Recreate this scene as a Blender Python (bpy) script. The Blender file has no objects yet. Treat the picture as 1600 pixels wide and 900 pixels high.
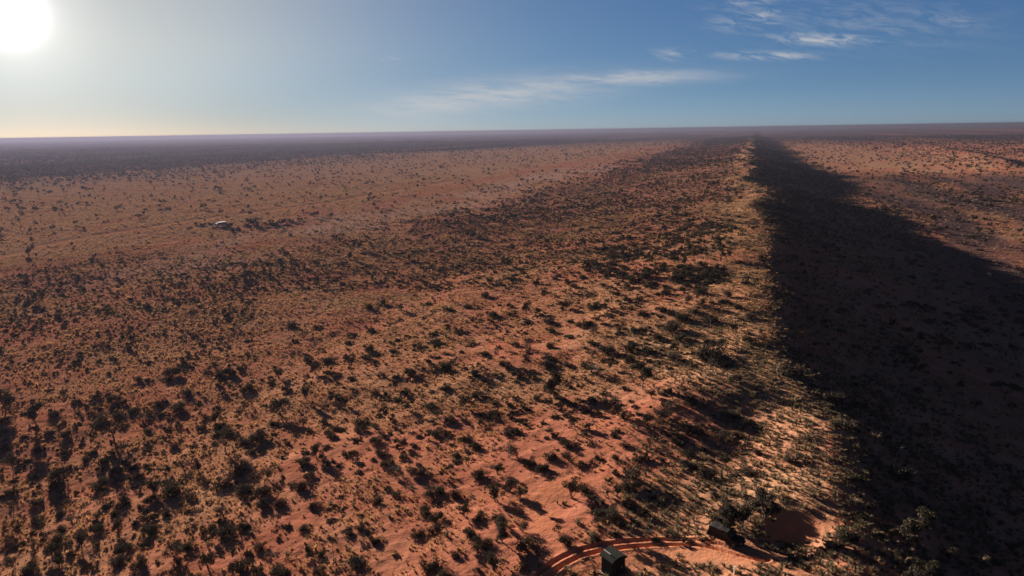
import bpy, math, random
import numpy as np

rng = np.random.default_rng(7)
random.seed(7)
scene = bpy.context.scene
C = scene.collection

# ------------------------------------------------------------------ camera, sky, sun, exposure
FPX = 1067.0                    # focal length in pixels of the 1600-wide photograph
CAM_H = 58.0
PITCH = math.atan((450 - 208.5) / FPX) + math.radians(0.245)
ROLL = math.atan(25 / 1600)
cr, sr = math.cos(ROLL), math.sin(ROLL)
cp, sp = math.cos(PITCH), math.sin(PITCH)
FWD = np.array([0, cp, -sp]); UPV = np.array([0, sp, cp]); RX = np.array([1.0, 0, 0])
CAMR = cr * RX - sr * UPV
CAMU = sr * RX + cr * UPV
from mathutils import Matrix, Vector, Euler
cam_d = bpy.data.cameras.new('camera')
cam = bpy.data.objects.new('camera', cam_d); C.objects.link(cam)
M = Matrix.Identity(4)
for i in range(3):
    M[i][0] = CAMR[i]; M[i][1] = CAMU[i]; M[i][2] = -FWD[i]
M[2][3] = CAM_H
cam.matrix_world = M
cam_d.sensor_width = 36; cam_d.lens = 36 * FPX / 1600
cam_d.clip_start = 0.5; cam_d.clip_end = 80000
scene.camera = cam

SUN_EL = 8.0; SUN_AZ = -34.5     # azimuth clockwise from the view direction (+Y)
sel, saz = math.radians(SUN_EL), math.radians(SUN_AZ)
SUND = Vector((math.sin(saz) * math.cos(sel), math.cos(saz) * math.cos(sel), math.sin(sel)))
sun_d = bpy.data.lights.new('sun', 'SUN'); sun_d.energy = 5.0; sun_d.angle = math.radians(0.53)
sun_d.color = (1.0, 0.83, 0.68)
sun = bpy.data.objects.new('sun', sun_d); C.objects.link(sun)
sun.rotation_euler = SUND.to_track_quat('Z', 'Y').to_euler()
sun.location = (0, 0, 200)

scene.view_settings.view_transform = 'Standard'
scene.view_settings.look = 'None'
scene.view_settings.exposure = 2.42
scene.view_settings.gamma = 1.0
scene.cycles.use_denoising = True
scene.cycles.max_bounces = 4
scene.cycles.diffuse_bounces = 2
scene.cycles.transparent_max_bounces = 4
scene.cycles.volume_bounces = 0
scene.cycles.sample_clamp_indirect = 4

world = bpy.data.worlds.new('World'); scene.world = world; world.use_nodes = True
class NT:
    """small helper to write node trees"""
    def __init__(s, nt): s.nt = nt; s.n = nt.nodes; s.l = nt.links
    def node(s, t, **kw):
        n = s.n.new(t)
        for k, v in kw.items(): setattr(n, k, v)
        return n
    def set(s, sock, v):
        if isinstance(v, bpy.types.NodeSocket): s.l.new(v, sock)
        elif v is not None: sock.default_value = v
    def math(s, op, a, b=None, c=None, clamp=False):
        n = s.node('ShaderNodeMath', operation=op); n.use_clamp = clamp
        for k, v in enumerate((a, b, c)):
            if v is not None: s.set(n.inputs[k], v)
        return n.outputs[0]
    def vmath(s, op, a, b=None):
        n = s.node('ShaderNodeVectorMath', operation=op)
        s.set(n.inputs[0], a)
        if b is not None: s.set(n.inputs[1], b)
        return n.outputs['Value'] if op in ('DOT_PRODUCT', 'LENGTH') else n.outputs[0]
    def mix(s, f, a, b, blend='MIX'):
        n = s.node('ShaderNodeMix', data_type='RGBA', blend_type=blend)
        s.set(n.inputs[0], f); s.set(n.inputs[6], a); s.set(n.inputs[7], b)
        return n.outputs[2]
    def ramp(s, f, lo, hi, a=0.0, b=1.0, smooth=True):
        n = s.node('ShaderNodeMapRange')
        if smooth: n.interpolation_type = 'SMOOTHSTEP'
        s.set(n.inputs[0], f); n.inputs[1].default_value = lo; n.inputs[2].default_value = hi
        n.inputs[3].default_value = a; n.inputs[4].default_value = b
        return n.outputs[0]
    def noise(s, vec, scale, detail=3, rough=0.5, dist=0.0):
        n = s.node('ShaderNodeTexNoise'); s.set(n.inputs['Vector'], vec)
        n.inputs['Scale'].default_value = scale; n.inputs['Detail'].default_value = detail
        n.inputs['Roughness'].default_value = rough; n.inputs['Distortion'].default_value = dist
        return n.outputs[0]
    def comb(s, x, y, z):
        n = s.node('ShaderNodeCombineXYZ'); s.set(n.inputs[0], x); s.set(n.inputs[1], y); s.set(n.inputs[2], z)
        return n.outputs[0]

W = NT(world.node_tree)
bg = world.node_tree.nodes['Background']
SKY_STRENGTH = 0.05
bg.inputs[1].default_value = SKY_STRENGTH
sky = W.node('ShaderNodeTexSky', sky_type='NISHITA', sun_disc=False)
sky.sun_elevation = sel
sky.sun_rotation = saz
sky.air_density = 0.6; sky.dust_density = 0.1; sky.ozone_density = 3.0
tc = W.node('ShaderNodeTexCoord')
dirv = W.vmath('NORMALIZE', tc.outputs['Generated'])
sep = W.node('ShaderNodeSeparateXYZ'); W.l.new(dirv, sep.inputs[0])
az = W.math('ARCTAN2', sep.outputs[0], sep.outputs[1])          # radians, 0 along the view
el = W.math('ARCSINE', sep.outputs[2])
cosang = W.vmath('DOT_PRODUCT', dirv, tuple(SUND))
ang = W.math('ARCCOSINE', W.math('MINIMUM', cosang, 0.99999))   # angle from the sun
def gauss(a, s, k): return W.math('MULTIPLY', W.math('EXPONENT', W.math('MULTIPLY', W.math('POWER', W.math('DIVIDE', a, s), 2.0), -1.0)), k)
# the camera's response to the sky, then the bright air round the sun
EXPO = 1.0 / (SKY_STRENGTH * 2 ** scene.view_settings.exposure)
ss_ = W.node('ShaderNodeSeparateColor'); W.l.new(sky.outputs[0], ss_.inputs[0])
low = W.ramp(el, 0.0, math.radians(7.0), 0.3, 1.0)
wide = W.math('MULTIPLY', gauss(ang, math.radians(24), 1.0), low)
core = W.math('ADD', gauss(ang, math.radians(1.5), 2.0), gauss(ang, math.radians(3.9), 0.30))
hz_ = W.math('ADD', W.math('MULTIPLY', W.ramp(el, 0.0, math.radians(4.5), 1.0, 0.0), W.ramp(ang, math.radians(12), math.radians(30), -0.12, 0.15)), 1.0)
chan = []
for k, (g0, ga, wk, ck) in enumerate(((0.073, 0.80, 0.37, 1.0), (0.097, 0.70, 0.28, 0.97), (0.160, 0.55, 0.08, 0.93))):
    c0 = W.math('MULTIPLY', W.math('POWER', ss_.outputs[k], ga), g0)
    c0 = W.math('ADD', c0, W.math('MULTIPLY', wide, wk))
    c0 = W.math('MULTIPLY', c0, hz_)
    chan.append(W.math('ADD', c0, W.math('MULTIPLY', core, ck)))
deep = W.math('MULTIPLY', W.ramp(el, math.radians(12), math.radians(45), 1.0, 0.28), W.ramp(ang, math.radians(75), math.radians(120), 1.0, 0.45))  # added dimming of the sky overhead and far from the sun, to deepen shadows
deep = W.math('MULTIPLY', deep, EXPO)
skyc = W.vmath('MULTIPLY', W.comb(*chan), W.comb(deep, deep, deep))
# thin cirrus, laid out by direction
def blob(a0, e0, sa, se, tilt=0.0):
    da = W.math('SUBTRACT', az, math.radians(a0)); de = W.math('SUBTRACT', el, math.radians(e0))
    de = W.math('SUBTRACT', de, W.math('MULTIPLY', da, tilt))
    q = W.math('ADD', W.math('POWER', W.math('DIVIDE', da, math.radians(sa)), 2.0), W.math('POWER', W.math('DIVIDE', de, math.radians(se)), 2.0))
    return W.math('EXPONENT', W.math('MULTIPLY', q, -1.0))
def union(*bl):
    o = bl[0]
    for q in bl[1:]: o = W.math('MAXIMUM', o, q)
    return o
def sc(b_, k): return W.math('MULTIPLY', b_, k)
sheet = union(blob(-6.0, 2.1, 5.5, 1.0, 0.04), blob(-0.5, 2.9, 8.5, 1.15, 0.07), blob(9.0, 3.9, 6.5, 0.55, 0.0))
wisps = union(blob(23.5, 6.1, 3.4, 0.42, -0.08), blob(19.8, 5.15, 3.2, 0.28, -0.06), sc(blob(18.6, 7.8, 2.4, 0.7, 0.05), 0.8), sc(blob(18.3, 9.0, 2.6, 0.4, 0.05), 0.6),
              sc(blob(31, 6.9, 2.4, 0.4, -0.25), 0.45), sc(blob(26, 7.0, 7, 1.6, -0.1), 0.24), sc(blob(13.2, 5.5, 2.0, 0.4, -0.05), 0.55), blob(-9.2, 5.6, 0.6, 0.18))
cv = W.comb(W.math('MULTIPLY', az, 1.0), W.math('MULTIPLY', W.math('ADD', el, W.math('MULTIPLY', az, 0.06)), 7.0), 0.0)
n1 = W.noise(cv, 13.0, 8, 0.68, 0.3)
cv2 = W.comb(W.math('MULTIPLY', az, 1.0), W.math('MULTIPLY', W.math('ADD', el, W.math('MULTIPLY', az, 0.20)), 4.5), 3.7)
n2 = W.noise(cv2, 26.0, 8, 0.68, 0.6)
cl_sheet = W.math('MULTIPLY', W.math('MULTIPLY', sheet, W.ramp(n1, 0.32, 0.62, 0.35, 1.0)), 1.0)
cl_wisp = W.math('MULTIPLY', W.math('MULTIPLY', wisps, W.ramp(n2, 0.40, 0.66, 0.0, 1.0)), 1.05)
cl = W.math('ADD', cl_sheet, cl_wisp, clamp=True)
cc = (0.58 * EXPO, 0.57 * EXPO, 0.58 * EXPO, 1)
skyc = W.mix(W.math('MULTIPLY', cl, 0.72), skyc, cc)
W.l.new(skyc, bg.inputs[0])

# ------------------------------------------------------------------ land coordinates and noise
RAZ = math.radians(19.34)
DU = np.array([math.sin(RAZ), math.cos(RAZ)]); DV = np.array([math.cos(RAZ), -math.sin(RAZ)])
def uv_of(x, y): return x * DU[0] + y * DU[1], x * DV[0] + y * DV[1]
def xy_of(u, v): return u * DU[0] + v * DV[0], u * DU[1] + v * DV[1]

def _hash(ix, iy, s):
    h = (ix.astype(np.int64) * 374761393 + iy.astype(np.int64) * 668265263 + s * 1442695041) & 0xffffffff
    h = ((h ^ (h >> 13)) * 1274126177) & 0xffffffff
    h = h ^ (h >> 16)
    return (h & 0xffff) / 65535.0
def vnoise(x, y, s=0):
    ix = np.floor(x); iy = np.floor(y); fx = x - ix; fy = y - iy
    fx = fx * fx * fx * (fx * (fx * 6 - 15) + 10); fy = fy * fy * fy * (fy * (fy * 6 - 15) + 10)
    a = _hash(ix, iy, s); b = _hash(ix + 1, iy, s); c = _hash(ix, iy + 1, s); d = _hash(ix + 1, iy + 1, s)
    return (a + (b - a) * fx) * (1 - fy) + (c + (d - c) * fx) * fy - 0.5
def fbm(x, y, s=0, o=3, g=0.5):
    r = 0; a = 1.0
    for k in range(o):
        r = r + a * vnoise(x * 2 ** k + 13.7 * k, y * 2 ** k - 7.1 * k, s + k); a *= g
    return r
def sstep(a, b, x):
    t = np.clip((x - a) / (b - a), 0, 1); return t * t * (3 - 2 * t)

VC_U = np.array([-400, 0, 40, 66, 74, 84, 100, 112, 130, 145, 172, 193, 232, 273, 342, 384, 450, 595, 700, 830, 1100, 1687, 3000, 9000], float)
VC_V = np.array([14, 14, 13.5, 13.2, 13.1, 13.7, 15.6, 13, 8.1, 6.6, 6.1, 4.1, 3.5, 4.8, 5.3, 7.2, 1, -5.0, -4, 1.0, -8, -5, -12, -10], float)
H_U = np.array([-400, 60, 120, 250, 390, 440, 475, 640, 740, 830, 1000, 1290, 2000, 4000, 9000], float)
H_V = np.array([15, 16, 16, 17, 17, 14.5, 12.8, 13, 15.0, 16.8, 15, 13.4, 12, 10, 10], float)
def crest_v(u): return np.interp(u, VC_U, VC_V) - 3.0 * (1 - sstep(180, 320, u)) + 3.4 * vnoise(u / 23.0, u * 0, 5) + 1.0 * vnoise(u / 7.0, u * 0, 6) + 18 * sstep(220, 420, u) * vnoise(u / 95.0, u * 0, 8) + 11 * sstep(110, 200, u) * vnoise(u / 41.0, u * 0, 9)
# cross profile tables, smoothed
_s = np.arange(0, 400, 1.0)
def smooth(t, k):
    ker = np.hanning(k); ker /= ker.sum(); p = np.concatenate([t[k:0:-1], t, np.full(k, t[-1])])
    return np.convolve(p, ker, 'same')[k:-k]
PL = smooth(np.interp(_s, [0, 6, 110, 160, 240, 400], [1, 0.975, 0.16, 0.06, 0.0, 0]), 13)
PR = smooth(np.interp(_s, [0, 2, 52, 75, 400], [1, 0.985, 0.12, 0.0, 0]), 7)

def px_ground(px, py, z=None):
    """the ground point seen at a pixel of the photograph (iterates onto the terrain)"""
    x = (px - 800) / FPX; y = (450 - py) / FPX
    r = FWD + x * CAMR + y * CAMU
    zz = 8.0 if z is None else z
    for _ in range(60):
        t = (zz - CAM_H) / r[2]; p = r * t
        if z is not None: break
        zn = float(height(np.array([p[0]]), np.array([p[1]]))[0])
        zz = zz * 0.5 + zn * 0.5
    return p[0], p[1], zz

# local dents and humps on the crest head (u, v, radius u, radius v, height)
HUMPS = [(118, -4, 8, 9, 1.1), (98, 0.5, 13, 7.5, -1.45), (83, 9.5, 9, 4.5, 0.35), (71.5, 6.5, 4.5, 4.0, -2.1), (66, -6, 12, 7, -0.7), (332, 3, 10, 6, -1.2), (105,-14,9,6,0.8)]
def height_raw(x, y):
    u, v = uv_of(x, y)
    w = v - crest_v(u)
    H = np.interp(u, H_U, H_V) + sstep(200, 420, u) * (3.2 * vnoise(u / 110, u * 0, 11) + 1.6 * vnoise(u / 40, u * 0, 12)) + 0.7 * vnoise(u / 17, u * 0, 13)
    z = np.where(w < 0, np.interp(-w, _s, PL), np.interp(w, _s, PR)) * H
    dune = np.clip(z / 6, 0, 1)
    for (a, b, ra, rb, h) in HUMPS:
        z = z + h * np.exp(-((u - a) / ra) ** 2 - ((v - b) / rb) ** 2)
    r = np.hypot(x, y)
    z = z + fbm(x / 45, y / 45, 21, 3) * (0.5 + 1.3 * dune) + fbm(x / 9, y / 9, 31, 2) * (0.12 + 0.30 * dune)
    # neighbouring long dunes far out on both sides
    wob = 60 * vnoise(u / 900, v / 900, 41)
    far_l = sstep(-900, -1500, v); far_r = sstep(500, 900, v)
    z = z + (far_l + far_r) * 7.0 * (0.5 + 0.5 * np.cos((v + wob) / 620 * 2 * math.pi)) ** 2 * (0.7 + 0.9 * vnoise(u / 700, v / 300, 45))
    # low ridge on the right plain
    vr = np.interp(u, [700, 1031, 1462, 1982, 3000], [255, 322, 386, 438, 520]) + 14 * vnoise(u / 130, u * 0, 51)
    wr = v - vr
    hr = np.interp(u, [650, 850, 1100, 1800, 2300], [0, 3.5, 4.5, 4, 0])
    z = z + hr * np.where(wr < 0, np.exp(-(wr / 60) ** 2), np.exp(-(wr / 9) ** 2))
    z = z - r * r / (2 * 6.371e6)
    return z
height = height_raw

# tracks as polylines of ground points
def resample(pts, step=0.5):
    out = [np.array(pts[0][:2])]
    # Catmull-Rom
    P = [np.array(p[:2], float) for p in pts]; P = [2 * P[0] - P[1]] + P + [2 * P[-1] - P[-2]]
    for i in range(1, len(P) - 2):
        n = max(2, int(np.linalg.norm(P[i + 1] - P[i]) / step))
        for k in range(1, n + 1):
            t = k / n
            out.append(0.5 * ((2 * P[i]) + (-P[i - 1] + P[i + 1]) * t + (2 * P[i - 1] - 5 * P[i] + 4 * P[i + 1] - P[i + 2]) * t * t + (-P[i - 1] + 3 * P[i] - 3 * P[i + 1] + P[i + 2]) * t ** 3))
    return np.array(out)
camp_track = resample([px_ground(*p) for p in [(815, 935), (850, 899), (885, 874), (925, 859), (970, 852), (1020, 848), (1070, 847), (1110, 851), (1150, 862), (1190, 873)]], 0.3)
old_track = resample([px_ground(*p) for p in [(868, 905), (862, 870), (850, 830), (846, 800), (856, 770), (880, 738), (900, 715)]], 0.3)
plain_road = resample([xy_of(u, v) for u, v in [(-60, -350), (100, -352), (234, -356), (265, -369), (316, -373), (400, -367), (495, -347), (672, -346), (1058, -316), (1485, -235), (2200, -215)]], 3.0)
def track_dist(x, y, line, reach):
    """signed distance to a polyline within reach (else large)"""
    out = np.full(x.shape, 1e3)
    lo = line.min(0) - reach; hi = line.max(0) + reach
    m = (x > lo[0]) & (x < hi[0]) & (y > lo[1]) & (y < hi[1])
    idx = np.nonzero(m)[0]
    if len(idx) == 0: return out
    T = np.gradient(line, axis=0); T /= np.linalg.norm(T, axis=1)[:, None]
    for s in range(0, len(idx), 4000):
        k = idx[s:s + 4000]
        dx = x[k, None] - line[None, :, 0]; dy = y[k, None] - line[None, :, 1]
        d2 = dx * dx + dy * dy; j = d2.argmin(1)
        a = np.arange(len(k))
        sd = dx[a, j] * T[j, 1] - dy[a, j] * T[j, 0]
        d = np.sqrt(d2[a, j]); out[k] = np.where(d < reach, np.copysign(d, sd), 1e3)
    return out
def rut(sd, half, wid): return np.exp(-((np.abs(sd) - half) / wid) ** 2)

# bare clearings round the camp (x, y, rx, ry)
CLEAR = [px_ground(1150, 862)[:2] + (5.5, 1.6), px_ground(1100, 853)[:2] + (4.5, 1.3), px_ground(1175, 868)[:2] + (3.5, 1.6), px_ground(1250, 828)[:2] + (3.3, 2.0),
         px_ground(1020, 868)[:2] + (2.6, 2.2), px_ground(880, 760)[:2] + (4, 3), px_ground(990, 862)[:2] + (3, 2.2), px_ground(840, 800)[:2] + (2.0, 5)]
def clear_amt(x, y):
    r = np.zeros(x.shape)
    for (a, b, rx, ry) in CLEAR:
        r = np.maximum(r, np.exp(-(((x - a) / rx) ** 2 + ((y - b) / ry) ** 2) ** 2))
    return r

def build_mesh(name, verts, faces_flat, loop_starts, loop_totals, mats=(), mat_idx=None, smooth_all=False):
    me = bpy.data.meshes.new(name)
    me.vertices.add(len(verts)); me.vertices.foreach_set('co', np.asarray(verts, np.float32).ravel())
    me.loops.add(len(faces_flat)); me.loops.foreach_set('vertex_index', np.asarray(faces_flat, np.int32))
    me.polygons.add(len(loop_starts)); me.polygons.foreach_set('loop_start', np.asarray(loop_starts, np.int32))
    me.polygons.foreach_set('loop_total', np.asarray(loop_totals, np.int32))
    if mat_idx is not None: me.polygons.foreach_set('material_index', np.asarray(mat_idx, np.int32))
    me.polygons.foreach_set('use_smooth', np.full(len(loop_starts), smooth_all))
    for m in mats: me.materials.append(m)
    me.update(calc_edges=True)
    return me
def link(name, me, parent=None):
    o = bpy.data.objects.new(name, me); C.objects.link(o)
    if parent is not None: o.parent = parent
    return o
def tag(o, label=None, cat=None, group=None, kind=None):
    if label: o['label'] = label
    if cat: o['category'] = cat
    if group: o['group'] = group
    if kind: o['kind'] = kind
    return o

# ------------------------------------------------------------------ zones of vegetation
def zones(x, y):
    """returns shrub density, mean shrub width, grass cover (0..1), dark cover (0..1), tree density"""
    u, v = uv_of(x, y); s = -(v - crest_v(u)); r = np.hypot(x, y)
    clump = np.clip(1.0 + (2.4 - 1.3 * sstep(150, 350, u)) * fbm(x / 14, y / 14, 61, 2), 0.1, 2.4)
    big = 1.0 + 0.9 * fbm(x / 90, y / 90, 71, 2)
    left = s > 0
    near = 1 - sstep(230, 420, u)
    edge = s + 40 * vnoise(u / 120, s / 60, 77)
    # left face of the dune
    dface = sstep(9, 26, s + 10 * vnoise(u / 25, s / 20, 78)) * (1 - sstep(125, 235, edge + 70 * vnoise(u / 45, s / 30, 84)))
    lam_near = 0.05 + 0.05 * sstep(70, 130, u) + 0.03 * sstep(160, 260, u)
    lam_far = 0.085
    lam = dface * (lam_near * near + lam_far * (1 - near)) + 0.010 * (1 - sstep(9, 26, s)) * left
    foot = sstep(100, 170, edge) * (1 - sstep(270, 320, s))
    lam = lam + foot * (0.10 * near * (1 - 0.85 * sstep(200, 320, u)) + 0.006 * (1 - near)) * (1 - dface)
    plain = sstep(290, 330, s)
    lam = lam + plain * (0.0024 + 0.012 * sstep(650, 1000, s + 150 * vnoise(u / 500, s / 300, 79)))
    lam = lam + 0.026 * np.clip(0.9 + 1.6 * vnoise(u / 1200, s / 120, 85), 0.1, 1.6) * sstep(820, 1150, s + 200 * vnoise(u / 700, s / 200, 80)) 
    # right side
    w = -s
    shade = (w > 0) * (1 - sstep(70, 110, w))
    yel = np.exp(-((w - 180) / 150) ** 2) * sstep(850, 1100, u) * (1 - sstep(2300, 3200, u))
    lam = lam + shade * (0.035 + 0.05 * sstep(200, 500, u)) + sstep(70, 110, w) * (0.034 * (1 - yel)) * (0.55 + 0.9 * vnoise(u / 160, w / 40, 83)) + yel * 0.001
    lam = lam + sstep(600, 900, w) * 0.012
    lam = lam * clump * np.clip(big, 0.3, 2)
    size = 1.9 - 0.75 * sstep(90, 160, u) * (s > 60) * near + 0.25 * (s > 300) - 0.6 * (1 - near) * dface
    grass = (0.22 + 0.25 * sstep(60, 130, u) * left) * dface * near + 0.75 * (1 - sstep(10, 28, s)) * left + 0.45 * foot * (1 - dface) + 0.95 * plain + 0.25 * dface * (1 - near)
    grass = grass + (w > 0) * (0.30 + 0.5 * yel)
    grass = np.clip(grass + 0.9 * fbm(x / 25, y / 25, 91, 3), 0, 1)
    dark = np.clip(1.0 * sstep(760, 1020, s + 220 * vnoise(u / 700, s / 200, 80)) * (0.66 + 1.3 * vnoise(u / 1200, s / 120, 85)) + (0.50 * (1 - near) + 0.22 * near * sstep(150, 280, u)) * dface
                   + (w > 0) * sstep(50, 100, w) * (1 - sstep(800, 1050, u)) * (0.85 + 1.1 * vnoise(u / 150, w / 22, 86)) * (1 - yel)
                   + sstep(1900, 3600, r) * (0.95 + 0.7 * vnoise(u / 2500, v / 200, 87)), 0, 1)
    tree = 0.0016 * left * (s < 250) + 0.0011 * plain * (1 - sstep(1300, 1800, s)) + (w > 80) * 0.0009 + 0.0004 * (w > 0)
    return lam, size, grass, dark, tree

# ------------------------------------------------------------------ materials
def mat_base(name):
    m = bpy.data.materials.new(name); m.use_nodes = True
    for n in list(m.node_tree.nodes): m.node_tree.nodes.remove(n)
    T = NT(m.node_tree); out = T.node('ShaderNodeOutputMaterial')
    return m, T, out
def ground_material():
    m, T, out = mat_base('red_sand_ground')
    tc = T.node('ShaderNodeTexCoord'); P = tc.outputs['Object']
    at = lambda n: T.node('ShaderNodeAttribute', attribute_name=n).outputs['Fac']
    grass, dark, bare, tree = at('grass'), at('dark'), at('bare'), at('pale')
    n_big = T.noise(P, 0.012, 4, 0.6); n_mid = T.noise(P, 0.16, 4, 0.6); n_fine = T.noise(P, 1.3, 4, 0.65)
    sand = T.mix(T.ramp(n_mid, 0.3, 0.7), (0.43, 0.158, 0.098, 1), (0.53, 0.215, 0.135, 1))
    sand = T.mix(T.math('MULTIPLY', T.ramp(n_fine, 0.35, 0.75), 0.35), sand, (0.33, 0.125, 0.075, 1))
    straw = T.mix(T.ramp(n_fine, 0.3, 0.7), (0.53, 0.335, 0.190, 1), (0.40, 0.235, 0.145, 1))
    gf = T.math('MULTIPLY', grass, T.ramp(T.math('ADD', T.math('MULTIPLY', grass, 0.16), T.math('ADD', T.math('MULTIPLY', n_mid, 0.5), T.math('MULTIPLY', n_fine, 0.5))), 0.42, 0.62))
    c = T.mix(T.math('MULTIPLY', gf, 0.85), sand, straw)
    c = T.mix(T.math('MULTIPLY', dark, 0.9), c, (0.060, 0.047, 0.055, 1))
    c = T.mix(tree, c, (0.54, 0.36, 0.29, 1))
    c = T.mix(T.math('MULTIPLY', bare, 0.6), c, (0.50, 0.20, 0.105, 1))
    bs = T.node('ShaderNodeBsdfDiffuse'); T.set(bs.inputs[0], c); bs.inputs[1].default_value = 0.6
    b1 = T.node('ShaderNodeBump'); b1.inputs['Strength'].default_value = 0.55; b1.inputs['Distance'].default_value = 0.5
    hgt = T.math('ADD', T.math('MULTIPLY', T.noise(P, 0.9, 4, 0.65), 0.6), T.math('MULTIPLY', T.noise(P, 3.0, 3, 0.6), 0.16))
    T.set(b1.inputs['Height'], hgt); T.l.new(b1.outputs[0], bs.inputs['Normal'])
    T.l.new(bs.outputs[0], out.inputs[0])
    return m
def leaf_material(name, c1, c2, trans=0.25, nscale=3.0):
    m, T, out = mat_base(name)
    oi = T.node('ShaderNodeObjectInfo'); tc = T.node('ShaderNodeTexCoord')
    n = T.noise(tc.outputs['Object'], nscale, 2)
    f = T.math('ADD', T.math('MULTIPLY', oi.outputs['Random'], 0.6), T.math('MULTIPLY', T.ramp(n, 0.3, 0.7), 0.4))
    c = T.mix(f, c1 + (1,), c2 + (1,))
    d = T.node('ShaderNodeBsdfDiffuse'); T.set(d.inputs[0], c)
    t = T.node('ShaderNodeBsdfTranslucent'); T.set(t.inputs[0], c)
    mx = T.node('ShaderNodeMixShader'); mx.inputs[0].default_value = trans
    T.l.new(d.outputs[0], mx.inputs[1]); T.l.new(t.outputs[0], mx.inputs[2]); T.l.new(mx.outputs[0], out.inputs[0])
    return m
def plain_material(name, col, rough=0.6, metal=0.0, var=0.12, scale=3.0, spec=0.5):
    m, T, out = mat_base(name)
    tc = T.node('ShaderNodeTexCoord'); n = T.noise(tc.outputs['Object'], scale, 4, 0.6)
    c = T.mix(T.ramp(n, 0.3, 0.7), tuple(x * (1 - var) for x in col) + (1,), tuple(min(1, x * (1 + var)) for x in col) + (1,))
    b = T.node('ShaderNodeBsdfPrincipled'); T.set(b.inputs['Base Color'], c)
    b.inputs['Roughness'].default_value = rough; b.inputs['Metallic'].default_value = metal
    b.inputs['Specular IOR Level'].default_value = spec
    T.l.new(b.outputs[0], out.inputs[0])
    return m
M_ground = ground_material()
M_green = leaf_material('olive_leaf', (0.028, 0.025, 0.018), (0.058, 0.051, 0.034), 0.12)
M_grey = leaf_material('grey_twig_leaf', (0.040, 0.033, 0.027), (0.075, 0.066, 0.050), 0.12)
M_brown = leaf_material('dry_brown_leaf', (0.045, 0.030, 0.022), (0.085, 0.055, 0.036), 0.15)
M_bark = plain_material('bark', (0.07, 0.05, 0.04), 0.9)
M_straw = leaf_material('straw_grass', (0.26, 0.14, 0.070), (0.44, 0.28, 0.145), 0.25, 1.0)
M_sage = leaf_material('grey_green_grass', (0.085, 0.072, 0.048), (0.19, 0.145, 0.09), 0.22, 1.0)

# ------------------------------------------------------------------ ground sheet
def build_ground():
    azf = np.arange(-46, 50.01, 0.125)
    azs = np.concatenate([np.arange(-180, -46, 4.0), azf, np.arange(54, 179, 4.0)])
    rs = [0.0, 8, 16, 24, 32, 38, 43, 48]
    r = 50.0
    while r < 29000:
        rs.append(r)
        r += max(0.24, r * 0.0034) if r < 3200 else r * 0.02
    rs = np.array(rs[1:])
    A, R = np.meshgrid(np.radians(azs), rs)
    x = (np.sin(A) * R).ravel(); y = (np.cos(A) * R).ravel()
    z = height(x, y)
    nr, na = R.shape
    d1 = track_dist(x, y, camp_track, 3.0); d2 = track_dist(x, y, old_track, 2.5); d3 = track_dist(x, y, plain_road, 14.0)
    r1 = rut(d1, 0.60, 0.19); z -= (0.42 + 0.25 * vnoise(x / 1.1, y / 1.1, 103)) * r1; z += 0.10 * np.exp(-((np.abs(d1) - 1.02) / 0.22) ** 2) + 0.07 * np.exp(-(d1 / 0.3) ** 2)
    z -= 0.30 * np.exp(-(d3 / 4.0) ** 2)
    nearm = np.hypot(x, y) < 260
    z[nearm] += (vnoise(x[nearm] / 1.7, y[nearm] / 1.7, 101) * 0.16 + vnoise(x[nearm] / 0.7, y[nearm] / 0.7, 102) * 0.07) * (1 - clear_amt(x[nearm], y[nearm]) * 0.8)
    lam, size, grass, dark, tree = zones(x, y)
    bare = np.clip(clear_amt(x, y) + 0.6 * np.exp(-(d1 / 1.9) ** 4) * (1 - r1) + 0.12 * np.exp(-(d2 / 1.6) ** 4) + 0.85 * np.exp(-(d3 / 3.2) ** 4) + 0.35 * np.exp(-((d3 - 6) / 9.0) ** 2), 0, 1)
    u, v = uv_of(x, y)
    s = -(v - crest_v(u))
    pale = 0.75 * np.exp(-((s - 262 + 0.03 * u) / 48) ** 2) * sstep(130, 300, u) * (1 - sstep(900, 1200, u)) * np.clip(0.6 + 1.6 * vnoise(u / 60, v / 25, 111), 0, 1)
    i = np.arange(nr - 1)[:, None] * na; j = np.arange(na)[None, :]; jn = (j + 1) % na
    q = np.stack([i + j, i + na + j, i + na + jn, i + jn], -1).reshape(-1, 4)[:, ::-1]
    # centre cap
    verts = np.column_stack([x, y, z])
    verts = np.vstack([verts, [[0, 0, float(height(np.array([0.]), np.array([0.]))[0])]]])
    cap = np.column_stack([np.full(na, len(verts) - 1), (np.arange(na) + 1) % na, np.arange(na)])
    flat = np.concatenate([q.ravel(), cap.ravel()])
    tot = np.concatenate([np.full(len(q), 4), np.full(len(cap), 3)])
    st = np.concatenate([[0], np.cumsum(tot)[:-1]])
    me = build_mesh('ground', verts, flat, st, tot, (M_ground,), None, True)
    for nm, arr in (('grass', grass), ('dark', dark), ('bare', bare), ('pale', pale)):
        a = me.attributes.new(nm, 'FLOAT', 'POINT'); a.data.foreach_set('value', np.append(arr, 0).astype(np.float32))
    # make faces point up
    o = link('ground', me)
    if me.polygons[0].normal.z < 0: me.flip_normals()
    return tag(o, kind='structure')
ground = build_ground()

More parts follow.
